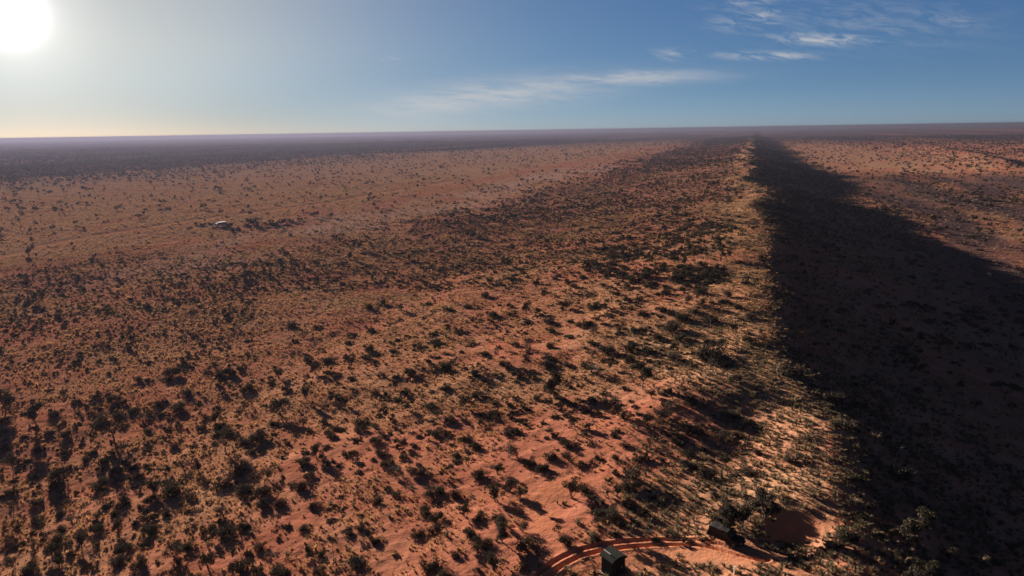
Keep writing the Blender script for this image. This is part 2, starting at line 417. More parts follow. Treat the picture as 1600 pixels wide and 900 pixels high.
# ------------------------------------------------------------------ plant meshes
class PB:
    """collects faces (with material slots) into one mesh"""
    def __init__(s): s.v = []; s.f = []; s.t = []; s.m = []; s.n = 0
    def add(s, V, F, mi=0):
        F = np.asarray(F); s.v.append(np.asarray(V, float)); s.f.append((F + s.n).ravel())
        s.t.append(np.full(len(F), F.shape[1])); s.m.append(np.full(len(F), mi)); s.n += len(V)
    def mesh(s, name, mats, smooth_all=False):
        t = np.concatenate(s.t); st = np.concatenate([[0], np.cumsum(t)[:-1]])
        return build_mesh(name, np.vstack(s.v), np.concatenate(s.f), st, t, mats, np.concatenate(s.m), smooth_all)
    def merge(s, o, mi):
        for V, F, t in zip(o.v, o.f, o.t): pass
def leaves(pb, P, N, size, R, mi=0, aspect=1.7):
    """one bent quad per point P facing about N"""
    n = len(P)
    N = N + R.normal(0, 0.7, (n, 3)); N /= np.linalg.norm(N, axis=1)[:, None] + 1e-9
    a = np.cross(N, R.normal(0, 1, (n, 3))); a /= np.linalg.norm(a, axis=1)[:, None] + 1e-9
    b = np.cross(N, a)
    sz = size * R.uniform(0.6, 1.4, (n, 1))
    q0 = P - a * sz * aspect * 0.5; q2 = P + a * sz * aspect * 0.5
    q1 = P + b * sz * 0.5 + N * sz * 0.15; q3 = P - b * sz * 0.45 + N * sz * 0.1
    V = np.stack([q0, q1, q2, q3], 1).reshape(-1, 3)
    F = np.arange(4 * n).reshape(-1, 4)
    pb.add(V, F, mi)
def tube(pb, pts, r0, r1, k=4, mi=0):
    pts = np.asarray(pts, float); n = len(pts); T = np.gradient(pts, axis=0); T /= np.linalg.norm(T, axis=1)[:, None] + 1e-9
    ref = np.array([0.31, 0.77, 0.2]); A = np.cross(T, ref); A /= np.linalg.norm(A, axis=1)[:, None] + 1e-9; B = np.cross(T, A)
    V = []
    for i in range(n):
        r = r0 + (r1 - r0) * i / (n - 1)
        for j in range(k):
            th = 2 * math.pi * j / k
            V.append(pts[i] + r * (math.cos(th) * A[i] + math.sin(th) * B[i]))
    F = [[i * k + j, i * k + (j + 1) % k, (i + 1) * k + (j + 1) % k, (i + 1) * k + j] for i in range(n - 1) for j in range(k)]
    pb.add(V, F, mi)
def limb(R, a, b, n=5, wob=0.08):
    t = np.linspace(0, 1, n)[:, None]; L = np.linalg.norm(np.subtract(b, a))
    p = np.asarray(a) * (1 - t) + np.asarray(b) * t
    p[1:-1] += R.normal(0, wob * L, (n - 2, 3)) * 0.7
    return p

def shrub_geo(seed, style, n_leaf, leaf):
    """unit shrub: about 1 wide; returns (foliage PB, stem PB)"""
    R = np.random.default_rng(seed)
    fo, stm = PB(), PB()
    hgt = {'round': 0.62, 'low': 0.42, 'open': 0.72, 'bare': 0.75}[style]
    nb = {'round': 9, 'low': 9, 'open': 8, 'bare': 7}[style]
    cs = []
    for k in range(nb):
        th = R.uniform(0, 2 * math.pi); rr = 0.36 * math.sqrt(R.uniform(0, 1))
        r = R.uniform(0.13, 0.22) * (1.1 if style in ('round', 'low') else 0.85)
        zz = R.uniform(0.25, 1.0) * (hgt - r) * (1 - 0.9 * rr) if style != 'open' else R.uniform(0.5, 1.0) * (hgt - r)
        zz = max(zz, r * 0.6)
        cs.append((np.array([rr * math.cos(th), rr * math.sin(th), zz]), r))
    for c, r in cs:
        n = int(n_leaf / nb)
        d = R.normal(0, 1, (n, 3)); d /= np.linalg.norm(d, axis=1)[:, None]
        rad = r * R.uniform(0.35, 1.12, (n, 1)) ** 0.7
        P = c + d * rad * np.array([1, 1, 0.8]); P[:, 2] = np.maximum(P[:, 2], 0.01)
        leaves(fo, P, d, leaf, R)
        base = np.array([R.uniform(-.04, .04), R.uniform(-.04, .04), -0.02])
        tube(stm, limb(R, base, c, 4), 0.014, 0.005, 3)
        for _ in range(3 if style != 'bare' else 8):
            d2 = R.normal(0, 1, 3); d2[2] = abs(d2[2]) * 0.8; d2 /= np.linalg.norm(d2)
            tube(stm, limb(R, base * .4 + c * .6, c + d2 * r * 1.25, 3), 0.006, 0.002, 3)
    return fo, stm
def tree_geo(seed, style, n_leaf, leaf):
    """unit tree: 1 tall; umbrella thorn, round crown or thin sapling"""
    R = np.random.default_rng(seed)
    fo, tr = PB(), PB()
    lean = R.uniform(-.08, .08, 2)
    if style == 'thin':
        fork = np.array([lean[0], lean[1], 0.62]); nb = 5; cr, ch = 0.2, 0.16
    elif style == 'umbrella':
        fork = np.array([lean[0], lean[1], 0.30]); nb = 13; cr, ch = 0.55, 0.10
    else:
        fork = np.array([lean[0], lean[1], 0.26]); nb = 13; cr, ch = 0.42, 0.22
    tube(tr, limb(R, (0, 0, -0.03), fork, 5, .04), 0.032 if style != 'thin' else 0.016, 0.022 if style != 'thin' else 0.010, 5)
    for k in range(nb):
        th = 2 * math.pi * (k / nb) * 1.618 * 4 + R.uniform(-.4, .4); rr = cr * math.sqrt((k + .5) / nb) * R.uniform(0.8, 1.1)
        r = R.uniform(.11, .18) * (0.75 if style == 'thin' else 1.0)
        top = {'thin': 0.86, 'umbrella': 0.82, 'crown': 0.70}[style]
        zz = top + R.uniform(-ch, ch) * (1 - .3 * rr) - rr * (0.25 if style != 'umbrella' else 0.12)
        c = np.array([fork[0] + rr * math.cos(th), fork[1] + rr * math.sin(th), zz])
        n = int(n_leaf / nb); d = R.normal(0, 1, (n, 3)); d /= np.linalg.norm(d, axis=1)[:, None]
        P = c + d * r * R.uniform(.3, 1.15, (n, 1)) ** 0.7 * np.array([1.15, 1.15, .62 if style == 'umbrella' else .85])
        leaves(fo, P, d, leaf, R)
        tube(tr, limb(R, fork, c, 5, .06), 0.016 if style != 'thin' else .007, 0.005, 4)
        for _ in range(3):
            d2 = R.normal(0, 1, 3); d2 /= np.linalg.norm(d2)
            tube(tr, limb(R, c * .75 + fork * .25, c + d2 * r, 3), 0.006, 0.002, 3)
    return fo, tr
def both_mesh(name, fo, st, mats):
    pb = PB()
    for src, mi in ((fo, 0), (st, 1)):
        off = 0
        for V, F, t in zip(src.v, src.f, src.t):
            k = t[0]; pb.add(V, (F - off).reshape(-1, k), mi); off += len(V)
    return pb.mesh(name, mats)

SHRUB_STYLES = [('round', 'green', M_green), ('round', 'green', M_green), ('low', 'green', M_green), ('open', 'green', M_green),
                ('round', 'grey', M_grey), ('bare', 'grey', M_grey), ('low', 'brown', M_brown), ('bare', 'brown', M_brown)]
shrub_hi, shrub_lo, shrub_tiny = [], [], []
for i, (st, cn, mt) in enumerate(SHRUB_STYLES):
    nl = {'round': 1500, 'low': 1300, 'open': 1000, 'bare': 420}[st]
    fo, sm = shrub_geo(100 + i, st, nl, 0.034)
    shrub_hi.append((fo.mesh('foliage', (mt,)), sm.mesh('stem', (M_bark,))))
    fo, sm = shrub_geo(100 + i, st, int(nl * 0.16), 0.085)
    shrub_lo.append(fo.mesh("shrub_far", (mt,)))
    fo, sm = shrub_geo(300 + i, st, 40, 0.22)
    shrub_tiny.append(fo.mesh('shrub_distant', (mt,)))
TREE_STYLES = [('umbrella', M_green), ('crown', M_green), ('crown', M_green), ('crown', M_grey), ('thin', M_grey), ('thin', M_brown)]
tree_hi, tree_lo = [], []
for i, (st, mt) in enumerate(TREE_STYLES):
    nl = {'umbrella': 2600, 'crown': 2400, 'thin': 500}[st]
    fo, tr = tree_geo(500 + i, st, nl, 0.032)
    tree_hi.append((fo.mesh('crown', (mt,)), tr.mesh('trunk', (M_bark,))))
    fo, tr = tree_geo(500 + i, st, int(nl * 0.1), 0.10)
    tree_lo.append(both_mesh('tree_far', fo, tr, (mt, M_bark)))
def tuft_mesh(seed, n, spread, mt, w=0.07):
    """unit tuft: spray of blades 1 tall"""
    R = np.random.default_rng(seed); pb = PB()
    V = []; F = []
    for k in range(n):
        th = R.uniform(0, 2 * math.pi); lean = R.uniform(.1, 1) * spread; h = R.uniform(.6, 1.0)
        d = np.array([math.cos(th), math.sin(th), 0]); t = np.array([-d[1], d[0], 0]) * w
        b = d * 0.12 * R.uniform(0, 1); mid = b + d * lean * .45 + np.array([0, 0, h * .6]); tip = b + d * lean + np.array([0, 0, h * R.uniform(.7, 1)])
        j = len(V); V += [b - t, b + t, mid + t * .9, mid - t * .9, tip]
        F += [[j, j + 1, j + 2, j + 3]]; pb.add([b - t, b + t, mid + t, mid - t], [[0, 1, 2, 3]]); pb.add([mid - t, mid + t, tip], [[0, 1, 2]])
    return pb.mesh('tuft', (mt,))
tufts_straw = [tuft_mesh(700 + k, 24, 0.75, M_straw, 0.045) for k in range(3)]
tufts_sage = [tuft_mesh(720 + k, 34, 0.75, M_sage, 0.040) for k in range(3)]

# ------------------------------------------------------------------ scatter
def sector(n_per_m2, r0, r1, a0=-42, a1=42):
    """uniform random points of a ring sector round the camera"""
    a0, a1 = math.radians(a0), math.radians(a1)
    n = int(n_per_m2 * 0.5 * (a1 - a0) * (r1 * r1 - r0 * r0))
    r = np.sqrt(rng.uniform(r0 * r0, r1 * r1, n)); a = rng.uniform(a0, a1, n)
    return r * np.sin(a), r * np.cos(a)
def project(x, y, z):
    d = np.stack([x, y, z - CAM_H], -1); f = d @ FWD
    return 800 + FPX * (d @ CAMR) / f, 450 - FPX * (d @ CAMU) / f, f
def blocked(x, y, pad=0.0):
    d1 = np.abs(track_dist(x, y, camp_track, 4.0)); d2 = np.abs(track_dist(x, y, old_track, 3.0)); d3 = np.abs(track_dist(x, y, plain_road, 14.0))
    return (d1 < 1.6 + pad) | (d2 < 1.1) | (d3 < 6.0) | (clear_amt(x, y) > 0.35)

# shrubs read off the photograph, tile by tile: "x0,y0|x,y,width ..." in quarter pixels from the tile's corner
TILES = """
0,750|75,60,90 235,130,80 365,10,140 610,30,140 485,75,40 640,110,80 745,140,130 435,155,80 540,170,60 130,180,40 120,280,80 240,240,100 375,210,80 470,240,60 210,325,50 390,290,100 330,340,90 600,240,80 610,300,90 710,205,60 520,320,60 740,300,110 880,165,50 845,265,70 930,230,110 940,310,110 860,40,60 960,50,160 1100,40,160 950,110,110 1050,200,90 1180,110,110 1180,190,60 1290,300,100 1400,200,120 1430,310,130 1540,270,120 1380,20,120 1530,60,120 40,400,80 120,400,80 210,425,110 350,440,130 360,370,100 510,390,110 590,430,60 780,420,110 900,400,90 720,510,120 850,520,130 1090,450,140 1190,400,110 1300,520,150 1510,540,140 90,520,110 200,545,130 370,520,100 1120,520,90 990,540,60 600,540,60 1180,290,60 1050,270,50
400,750|40,80,120 160,130,120 290,30,140 370,150,100 50,140,110 30,400,90 90,470,90 130,240,90 200,280,70 300,290,90 120,330,60 460,200,50 470,250,50 630,90,55 710,40,70 750,120,90 830,50,55 880,90,60 1060,190,110 1130,230,110 1110,300,100 650,290,80 570,320,80 700,340,80 750,370,80 610,500,150 870,460,50 1000,330,90 1250,80,110 1100,60,130 1300,210,100 1400,220,100 1490,100,130 1330,320,110 1400,390,130 1250,450,80 1090,510,140 1200,570,110 1480,520,160 1550,280,100 150,570,150 400,560,80 20,560,80 330,430,60 1590,50,100 1520,230,80
800,750|50,100,90 370,80,140 440,40,110 610,190,120 540,130,80 680,250,120 740,30,120 660,85,80 500,190,60 340,380,110 290,310,80 535,355,100 90,390,150 60,300,110 60,550,60 1440,260,140 860,340,90 900,370,80 1020,372,70 1100,372,70 1200,372,60 950,110,80 1260,80,80 830,210,60 1280,20,70 640,340,60 720,150,70 540,310,30 1560,110,90
0,600|40,215,80 20,290,60 30,390,90 355,175,90 480,105,60 600,130,80 600,70,70 700,90,90 500,265,75 225,295,80 160,320,60 300,300,60 400,310,90 240,400,50 780,110,50 835,160,90 900,205,70 970,130,80 1110,140,100 1165,45,80 1245,150,75 1395,55,50 1550,150,80 1530,20,100 1350,220,110 1390,250,60 1260,265,70 1540,345,100 1050,310,100 940,285,80 1120,260,50 1210,380,60 700,380,60 760,400,110 570,420,80 410,420,60 530,470,60 510,375,30 150,510,40 430,520,60 740,540,90 830,520,80 650,480,50 910,420,50 920,500,60 1050,540,90 1150,500,110 1240,540,100 1480,500,100 1500,540,130 1570,420,80 370,580,150 220,580,60
400,600|150,160,150 200,30,80 310,75,100 290,250,100 110,240,100 30,320,130 110,330,60 420,240,60 460,310,80 490,330,60 380,440,120 430,390,60 290,480,110 490,80,70 560,120,80 660,230,100 650,280,80 740,270,70 760,345,100 570,420,80 600,450,60 520,505,50 640,345,40 790,420,90 830,490,90 860,530,120 930,450,60 920,380,80 870,20,90 930,40,80 740,50,60 810,65,50 800,160,60 890,95,60 945,150,70 1100,130,80 1130,185,90 1210,225,80 1310,130,100 1380,150,60 1150,295,100 1080,290,60 1310,340,100 1370,390,90 1245,440,80 1475,180,90 1510,220,90 1400,250,60 1570,300,90 1580,430,130 1490,110,60 1180,20,60 1390,60,90 1000,45,50 1020,545,110 1160,570,60 1400,560,130 1510,540,110 60,570,130 340,570,80 640,545,50 1020,320,50 150,390,50 900,290,40
800,600|160,80,60 230,120,80 310,90,80 370,120,70 45,165,50 30,300,70 40,220,50 340,190,60 270,200,70 390,240,100 480,270,80 250,295,90 270,320,60 450,320,70 140,335,50 350,370,110 480,370,60 360,450,140 240,440,110 490,490,60 110,480,100 180,520,100 30,440,90 540,190,60 520,90,90 620,110,110 700,200,80 930,195,150 850,240,90 920,255,100 870,70,80 975,45,70 1100,100,110 1000,130,80 1150,280,120 950,305,60 1030,340,90 860,380,80 700,370,80 640,310,60 640,450,80 690,500,80 780,460,90 650,550,60 1000,440,80 1100,500,110 1080,420,80 1230,560,110 1300,330,130 1380,190,90 1330,490,110 1200,400,80 1500,540,100 1400,310,80 760,580,120 560,470,30 1450,250,80 1540,420,80 700,20,60
400,450|215,230,60 310,290,70 365,360,60 190,375,60 250,360,70 330,440,70 380,465,50 370,520,90 450,450,90 410,385,50 140,545,80 95,590,60 585,335,60 600,290,60 570,425,60 600,445,50 700,380,80 700,430,70 740,455,60 710,260,60 840,225,60 790,90,60 700,110,70 900,130,70 1075,95,60 890,320,50 955,300,40 860,390,50 780,545,60 870,550,70 960,525,80 1010,360,60 1030,230,60 1070,465,60 1010,490,50 1130,430,60 1120,330,70 1130,380,70 1200,130,70 1210,75,60 1320,110,60 1370,100,50 1440,40,70 1260,265,60 1270,305,70 1100,280,60 1190,230,40 1195,480,90 1225,530,40 1280,395,50 1380,525,90 1420,405,70 1510,410,60 1480,290,70 1470,160,80 1400,220,60 1590,110,50 1590,160,50 1570,280,50 1560,470,80 590,560,60 500,530,60 450,550,60 180,440,60 550,190,50 380,235,60 30,570,40
800,450|90,140,90 20,170,60 90,205,70 230,205,90 320,120,80 500,115,80 570,130,70 600,160,50 530,205,60 440,225,90 360,205,50 510,270,80 355,300,70 240,265,60 100,370,80 20,350,60 240,355,80 100,320,60 590,380,110 500,340,70 740,370,110 820,280,80 760,265,70 910,300,90 730,75,70 800,60,70 745,125,40 820,150,80 930,120,100 985,155,60 1000,240,130 1050,310,100 1070,180,100 1090,80,100 1150,140,70 1190,100,70 1320,80,80 1230,195,100 1250,150,60 1410,110,80 1490,170,80 1380,255,90 1480,325,90 1560,325,60 1010,380,90 1240,400,190 1310,360,80 1180,435,80 1270,470,100 1350,465,90 850,390,90 850,450,60 920,480,60 720,440,80 500,415,80 500,500,120 450,480,70 350,470,80 230,440,90 220,480,90 300,420,50 620,495,60 655,480,40 30,540,70 120,550,60 120,515,50 1020,430,100 1140,480,60 1220,330,90 960,20,90 910,50,60 200,20,50 370,20,50 490,30,50 1180,20,90 1350,40,80 650,25,60
"""
MAN = []
for row in TILES.strip().splitlines():
    o_, lst = row.split('|'); ox, oy = map(float, o_.split(','))
    for q in lst.split():
        a_, b_, w_ = map(float, q.split(',')); MAN.append((ox + a_ / 4, oy + b_ / 4, w_ / 4))
MAN += [(355, 352, 12), (372, 357, 13), (385, 351, 12), (394, 348, 12), (405, 356, 12), (414, 351, 11), (427, 349, 13), (441, 347, 13), (455, 345, 11), (468, 342, 9), (330, 352, 10), (318, 351, 9), (306, 350, 7), (363, 360, 10)]
# trees read off the photograph: foot x, foot y, height in pixels, kind (see TREE_STYLES)
MAN_TREES = [(537, 818, 25, 4), (865, 619, 38, 1), (1003, 608, 38, 0), (58, 668, 34, 0), (178, 690, 46, 3), (352, 706, 38, 3), (10, 643, 36, 3),
             (520, 870, 34, 4), (697, 838, 30, 5), (732, 730, 28, 4), (906, 752, 32, 5), (1131, 826, 42, 3), (1140, 838, 38, 1), (1122, 836, 30, 2), (1196, 812, 46, 3), (785, 848, 38, 3),
             (948, 830, 38, 3), (24, 755, 42, 4), (152, 700, 24, 4), (1111, 517, 24, 4), (42, 456, 18, 0), (1148, 822, 34, 1), (1172, 815, 34, 3),
             (98, 452, 12, 0), (62, 470, 16, 2), (880, 500, 20, 4), (917, 482, 22, 5), (985, 665, 22, 5), (238, 590, 26, 4), (497, 338, 8, 2), (490, 340, 9, 2),
             (518, 340, 8, 2), (396, 352, 11, 2), (388, 350, 9, 2), (402, 356, 9, 2), (362, 356, 8, 2), (584, 324, 8, 2), (590, 330, 7, 2), (1393, 312, 9, 2), (1530, 300, 8, 2), (820, 790, 26, 4), (1345, 645, 20, 3), (1150, 600, 16, 3)]
# ------------------------------------------------------------------ shrubs
def scatter_shrubs():
    X, Y, S = [], [], []
    for (r0, r1, thin, grow) in ((50, 300, 1, 1), (300, 900, 1, 1), (900, 1800, 0.6, 1.25), (1800, 4200, 0.16, 2.0)):
        mx = 0.45 * thin
        x, y = sector(mx, r0, r1)
        lam, size, g, d, t = zones(x, y)
        k = rng.uniform(0, mx, len(x)) < lam * thin
        x, y, size = x[k], y[k], size[k]
        X.append(x); Y.append(y)
        S.append(np.clip(size * np.exp(rng.normal(-0.12, 0.42, len(x))), 0.5, 4.2) * grow)
    x, y = sector(0.34, 60, 520); lam, size, g, d, t = zones(x, y); u_, v_ = uv_of(x, y); sl = -(v_ - crest_v(u_))
    want = 0.30 * sstep(20, 45, sl) * (1 - sstep(280, 350, sl)) * (1 - 0.85 * sstep(190, 250, sl) * sstep(200, 300, u_)) * (0.35 + 0.65 * sstep(75, 150, u_)) * np.clip(1 + 2.2 * fbm(x / 11, y / 11, 66, 2), 0.1, 2)
    k = rng.uniform(0, 0.34, len(x)) < want
    X.append(x[k]); Y.append(y[k]); S.append(np.clip(0.62 * np.exp(rng.normal(0, 0.35, k.sum())), 0.3, 1.2) * np.where(np.hypot(x[k], y[k]) > 250, 1.25, 1))
    x = np.concatenate(X); y = np.concatenate(Y); s = np.concatenate(S)
    px, py, dep = project(x, y, height(x, y))
    read = (px > -20) & (px < 1200) & (py > 455) & (py < 915) & ~((px < 400) & (py < 600))      # here the shrubs of the photograph stand, and only small ones between them
    s = np.where(read, np.minimum(s * 0.66, 1.5), s)
    k = ~blocked(x, y) & (~read | (rng.uniform(0, 1, len(x)) < 0.95))
    x, y, s = x[k], y[k], s[k]
    mx_, my_, ms_ = [], [], []
    for (a, b, w_) in MAN:
        gx_, gy_, gz_ = px_ground(a, b + 0.22 * w_)
        dep_ = float(np.dot(np.array([gx_, gy_, gz_ - CAM_H]), FWD))
        mx_.append(gx_); my_.append(gy_); ms_.append(w_ / FPX * dep_ * 1.10)
    return np.concatenate([x, mx_]), np.concatenate([y, my_]), np.concatenate([s, ms_])
sx, sy, ss = scatter_shrubs()
N_MAN = len(MAN)
u, v = uv_of(sx, sy)
gr = fbm(sx / 30, sy / 30, 131, 2) + rng.normal(0, 0.35, len(sx))
var = np.where(gr < 0.12, rng.integers(0, 4, len(sx)), np.where(gr < 0.42, rng.integers(4, 6, len(sx)), rng.integers(6, 8, len(sx))))
sz = height(sx, sy) - 0.03
rotz = rng.uniform(0, 2 * math.pi, len(sx))
scl = np.column_stack([ss * rng.uniform(.85, 1.2, len(ss)), ss * rng.uniform(.85, 1.2, len(ss)), ss * rng.uniform(.8, 1.25, len(ss))])

# trees
TX, TY, TS = [], [], []
for (r0, r1) in ((55, 400), (400, 2600)):
    x, y = sector(0.002, r0, r1); lam, size, g, d, t = zones(x, y)
    k = rng.uniform(0, 0.002, len(x)) < t
    TX.append(x[k]); TY.append(y[k]); TS.append(np.clip(rng.normal(3.3, 0.9, k.sum()), 1.8, 6))
tx, ty, ts = map(np.concatenate, (TX, TY, TS))
tpx, tpy, _d = project(tx, ty, height(tx, ty))
k = ~blocked(tx, ty) & ~((tpx > -20) & (tpx < 1240) & (tpy > 440) & (tpy < 915)); tx, ty, ts = tx[k], ty[k], ts[k]
_m = []
for (a, b, h_, kd) in MAN_TREES:
    p_ = px_ground(a, b); v_ = np.array([p_[0], p_[1], p_[2] - CAM_H]); dep_ = float(v_ @ FWD)
    _m.append((p_[0], p_[1], h_ / FPX * dep_ / 0.88, kd))
tvar = np.concatenate([rng.choice(6, len(tx), p=[.22, .22, .2, .14, .12, .10]), [m_[3] for m_ in _m]])
tx = np.concatenate([tx, [m_[0] for m_ in _m]]); ty = np.concatenate([ty, [m_[1] for m_ in _m]]); ts = np.concatenate([ts, [m_[2] for m_ in _m]])
tz = height(tx, ty) - 0.05

HUT_XY = px_ground(958, 893)
TRUCK_XY = px_ground(345, 352)
def rel(dx, dy, name):
    """distance words seen from the camera: left/right and nearer/beyond, in metres"""
    a = 'left' if dx < 0 else 'right'; b = 'beyond' if dy > 0 else 'nearer'
    return f'{abs(dx):.0f} m {a} and {abs(dy):.0f} m {b}', name
used = set()
ROWS = [(255, 'on the far horizon plain'), (300, 'far out on the plain'), (345, 'beyond the white truck'), (400, 'just below the white truck'), (455, 'at the dune foot'),
        (520, 'high on the slope'), (580, 'on the middle slope'), (640, 'beside the flat-topped tree'), (700, 'below the flat-topped tree'),
        (760, 'well above the sand track'), (820, 'just above the sand track'), (870, 'level with the sand track'), (990, 'along the bottom edge')]
COLS = [(110, 'at the far left'), (230, 'near the left edge'), (345, 'left of the truck'), (470, 'left of centre'), (590, 'left of mid-picture'), (710, 'near the centre'), (830, 'right of centre'),
        (950, 'left of the hut'), (1060, 'right of the hut'), (1180, 'left of the crest'), (1300, 'by the shaded crest'), (1420, 'in the dune\'s shade'), (1520, 'near the right edge'), (2000, 'at the far right')]
def cell(px, py):
    return next(t for a, t in ROWS if py < a), next(t for a, t in COLS if px < a)
def label_all(idx, px, py, looks, sizes, noun):
    """one label each: look, size, row and column of the picture; ties told apart by left/right order"""
    cells = {}
    for i in idx:
        r, c = cell(px[i], py[i]); cells.setdefault((r, c, looks[i], sizes[i]), []).append(i)
    out = {}
    names = {1: [''], 2: ['left one: ', 'right one: '], 3: ['leftmost: ', 'middle one: ', 'rightmost: ']}
    ords = ['leftmost: ', 'second from left: ', 'third from left: ', 'fourth from left: ', 'fifth from left: ', 'sixth from left: ', 'seventh from left: ', 'eighth from left: ', 'ninth from left: ', 'tenth from left: ', 'eleventh from left: ', 'twelfth from left: ']
    for (r, c, lk, sz_), m in cells.items():
        m.sort(key=lambda i: px[i]); nm = names.get(len(m), ords)
        for k, i in enumerate(m): out[i] = f'{nm[min(k, len(nm) - 1)]}{sz_} {lk} {noun} {r}, {c}'.replace('  ', ' ')
    return out
TR_LOOK = ['flat-topped tree', 'round green tree', 'bushy green tree', 'grey tree', 'thin grey sapling', 'thin brown sapling']
SH_LOOK = ['dark green', 'dense green', 'low green', 'open green', 'round grey', 'bare grey', 'low brown', 'bare brown']
def make_plant(name, cat, parts, loc, rz, sc, label, group):
    e = bpy.data.objects.new(name, None); C.objects.link(e)
    e.location = loc; e.rotation_euler = (0, 0, rz); e.scale = sc
    e.empty_display_size = 0.2
    tag(e, label, cat, group)
    for pn, me in parts:
        link(pn, me, e)
    return e

px, py, dep = project(sx, sy, sz + ss * .3)
inview = (px > -10) & (px < 1610) & (py > 150) & (py < 912) & (dep > 1)
rank = np.where(inview, ss / dep, 0)
order = np.argsort(-rank)
top = order[:300]; rest = order[300:]
SH_SIZE = ['small', 'middling', 'broad']
sh_lab = label_all(top, px, py, [SH_LOOK[k] for k in var], [SH_SIZE[int(k > 1.7) + int(k > 2.5)] for k in ss], 'shrub')
for i in top:
    lab = sh_lab[i]
    make_plant('shrub', 'shrub', (('foliage', shrub_hi[var[i]][0]), ('stem', shrub_hi[var[i]][1])),
               (sx[i], sy[i], sz[i]), rotz[i], tuple(scl[i]), lab, 'shrubs scattered over the dune')
tpx, tpy, tdep = project(tx, ty, tz + 1)
tin = (tpx > -10) & (tpx < 1610) & (tpy > 150) & (tpy < 912)
torder = np.argsort(-np.where(tin, ts / tdep, 0)); ttop = torder[:260]; trest = torder[260:]
tr_lab = label_all(ttop, tpx, tpy, [TR_LOOK[k] for k in tvar], ['short' if k < 2.6 else ('tall' if k > 3.8 else 'middling') for k in ts], '')
for i in ttop:
    make_plant('tree', 'tree', (('trunk', tree_hi[tvar[i]][1]), ('crown', tree_hi[tvar[i]][0])),
               (tx[i], ty[i], tz[i]), float(rng.uniform(0, 6.28)), (ts[i],) * 3, tr_lab[i].replace(' ,', ','), 'trees scattered over the dune and plain')

# ------------------------------------------------------------------ uncountable rest, instanced on points
def scatter_object(name, x, y, z, rot, scale, idx, meshes, label):
    src = bpy.data.collections.new(name + '_kinds')
    for k, me in enumerate(meshes):
        o = bpy.data.objects.new(f'{name}_{k:02d}', me); src.objects.link(o)
    me = bpy.data.meshes.new(name)
    me.vertices.add(len(x)); me.vertices.foreach_set('co', np.column_stack([x, y, z]).astype(np.float32).ravel())
    for nm, tp, arr, key in (('rotv', 'FLOAT_VECTOR', rot, 'vector'), ('sclv', 'FLOAT_VECTOR', scale, 'vector'), ('kind', 'INT', idx, 'value')):
        a = me.attributes.new(nm, tp, 'POINT')
        a.data.foreach_set(key, np.ascontiguousarray(arr, np.int32 if tp == 'INT' else np.float32).ravel())
    o = link(name, me)
    g = bpy.data.node_groups.new(name, 'GeometryNodeTree')
    g.interface.new_socket('Geometry', in_out='INPUT', socket_type='NodeSocketGeometry')
    g.interface.new_socket('Geometry', in_out='OUTPUT', socket_type='NodeSocketGeometry')
    n = g.nodes; l = g.links
    gi = n.new('NodeGroupInput'); go = n.new('NodeGroupOutput')
    ci = n.new('GeometryNodeCollectionInfo'); ci.inputs['Collection'].default_value = src
    ci.inputs['Separate Children'].default_value = True; ci.inputs['Reset Children'].default_value = True
    ip = n.new('GeometryNodeInstanceOnPoints'); ip.inputs['Pick Instance'].default_value = True
    def att(nm, dt):
        a = n.new('GeometryNodeInputNamedAttribute'); a.data_type = dt; a.inputs[0].default_value = nm
        return a.outputs[0]
    l.new(gi.outputs[0], ip.inputs['Points']); l.new(ci.outputs[0], ip.inputs['Instance'])
    l.new(att('kind', 'INT'), ip.inputs['Instance Index'])
    e2r = n.new('FunctionNodeEulerToRotation'); l.new(att('rotv', 'FLOAT_VECTOR'), e2r.inputs[0]); l.new(e2r.outputs[0], ip.inputs['Rotation'])
    l.new(att('sclv', 'FLOAT_VECTOR'), ip.inputs['Scale'])
    l.new(ip.outputs[0], go.inputs[0])
    md = o.modifiers.new('scatter', 'NODES'); md.node_group = g
    return tag(o, label, name.replace('_', ' '), None, 'stuff')
def rots(n): return np.column_stack([np.zeros(n), np.zeros(n), rng.uniform(0, 2 * math.pi, n)])
rd = np.hypot(sx[rest], sy[rest])
idx = var[rest] + np.where(rd < 420, 0, 8)
scatter_object('shrubland', sx[rest], sy[rest], sz[rest], rots(len(rest)), scl[rest], idx, shrub_lo + shrub_tiny, 'countless small dark shrubs covering the dune and the far plain')
scatter_object('woodland', tx[trest], ty[trest], tz[trest], rots(len(trest)), np.repeat(ts[trest][:, None], 3, 1), tvar[trest], tree_lo, 'countless distant thorn trees dotting the grassy plain')

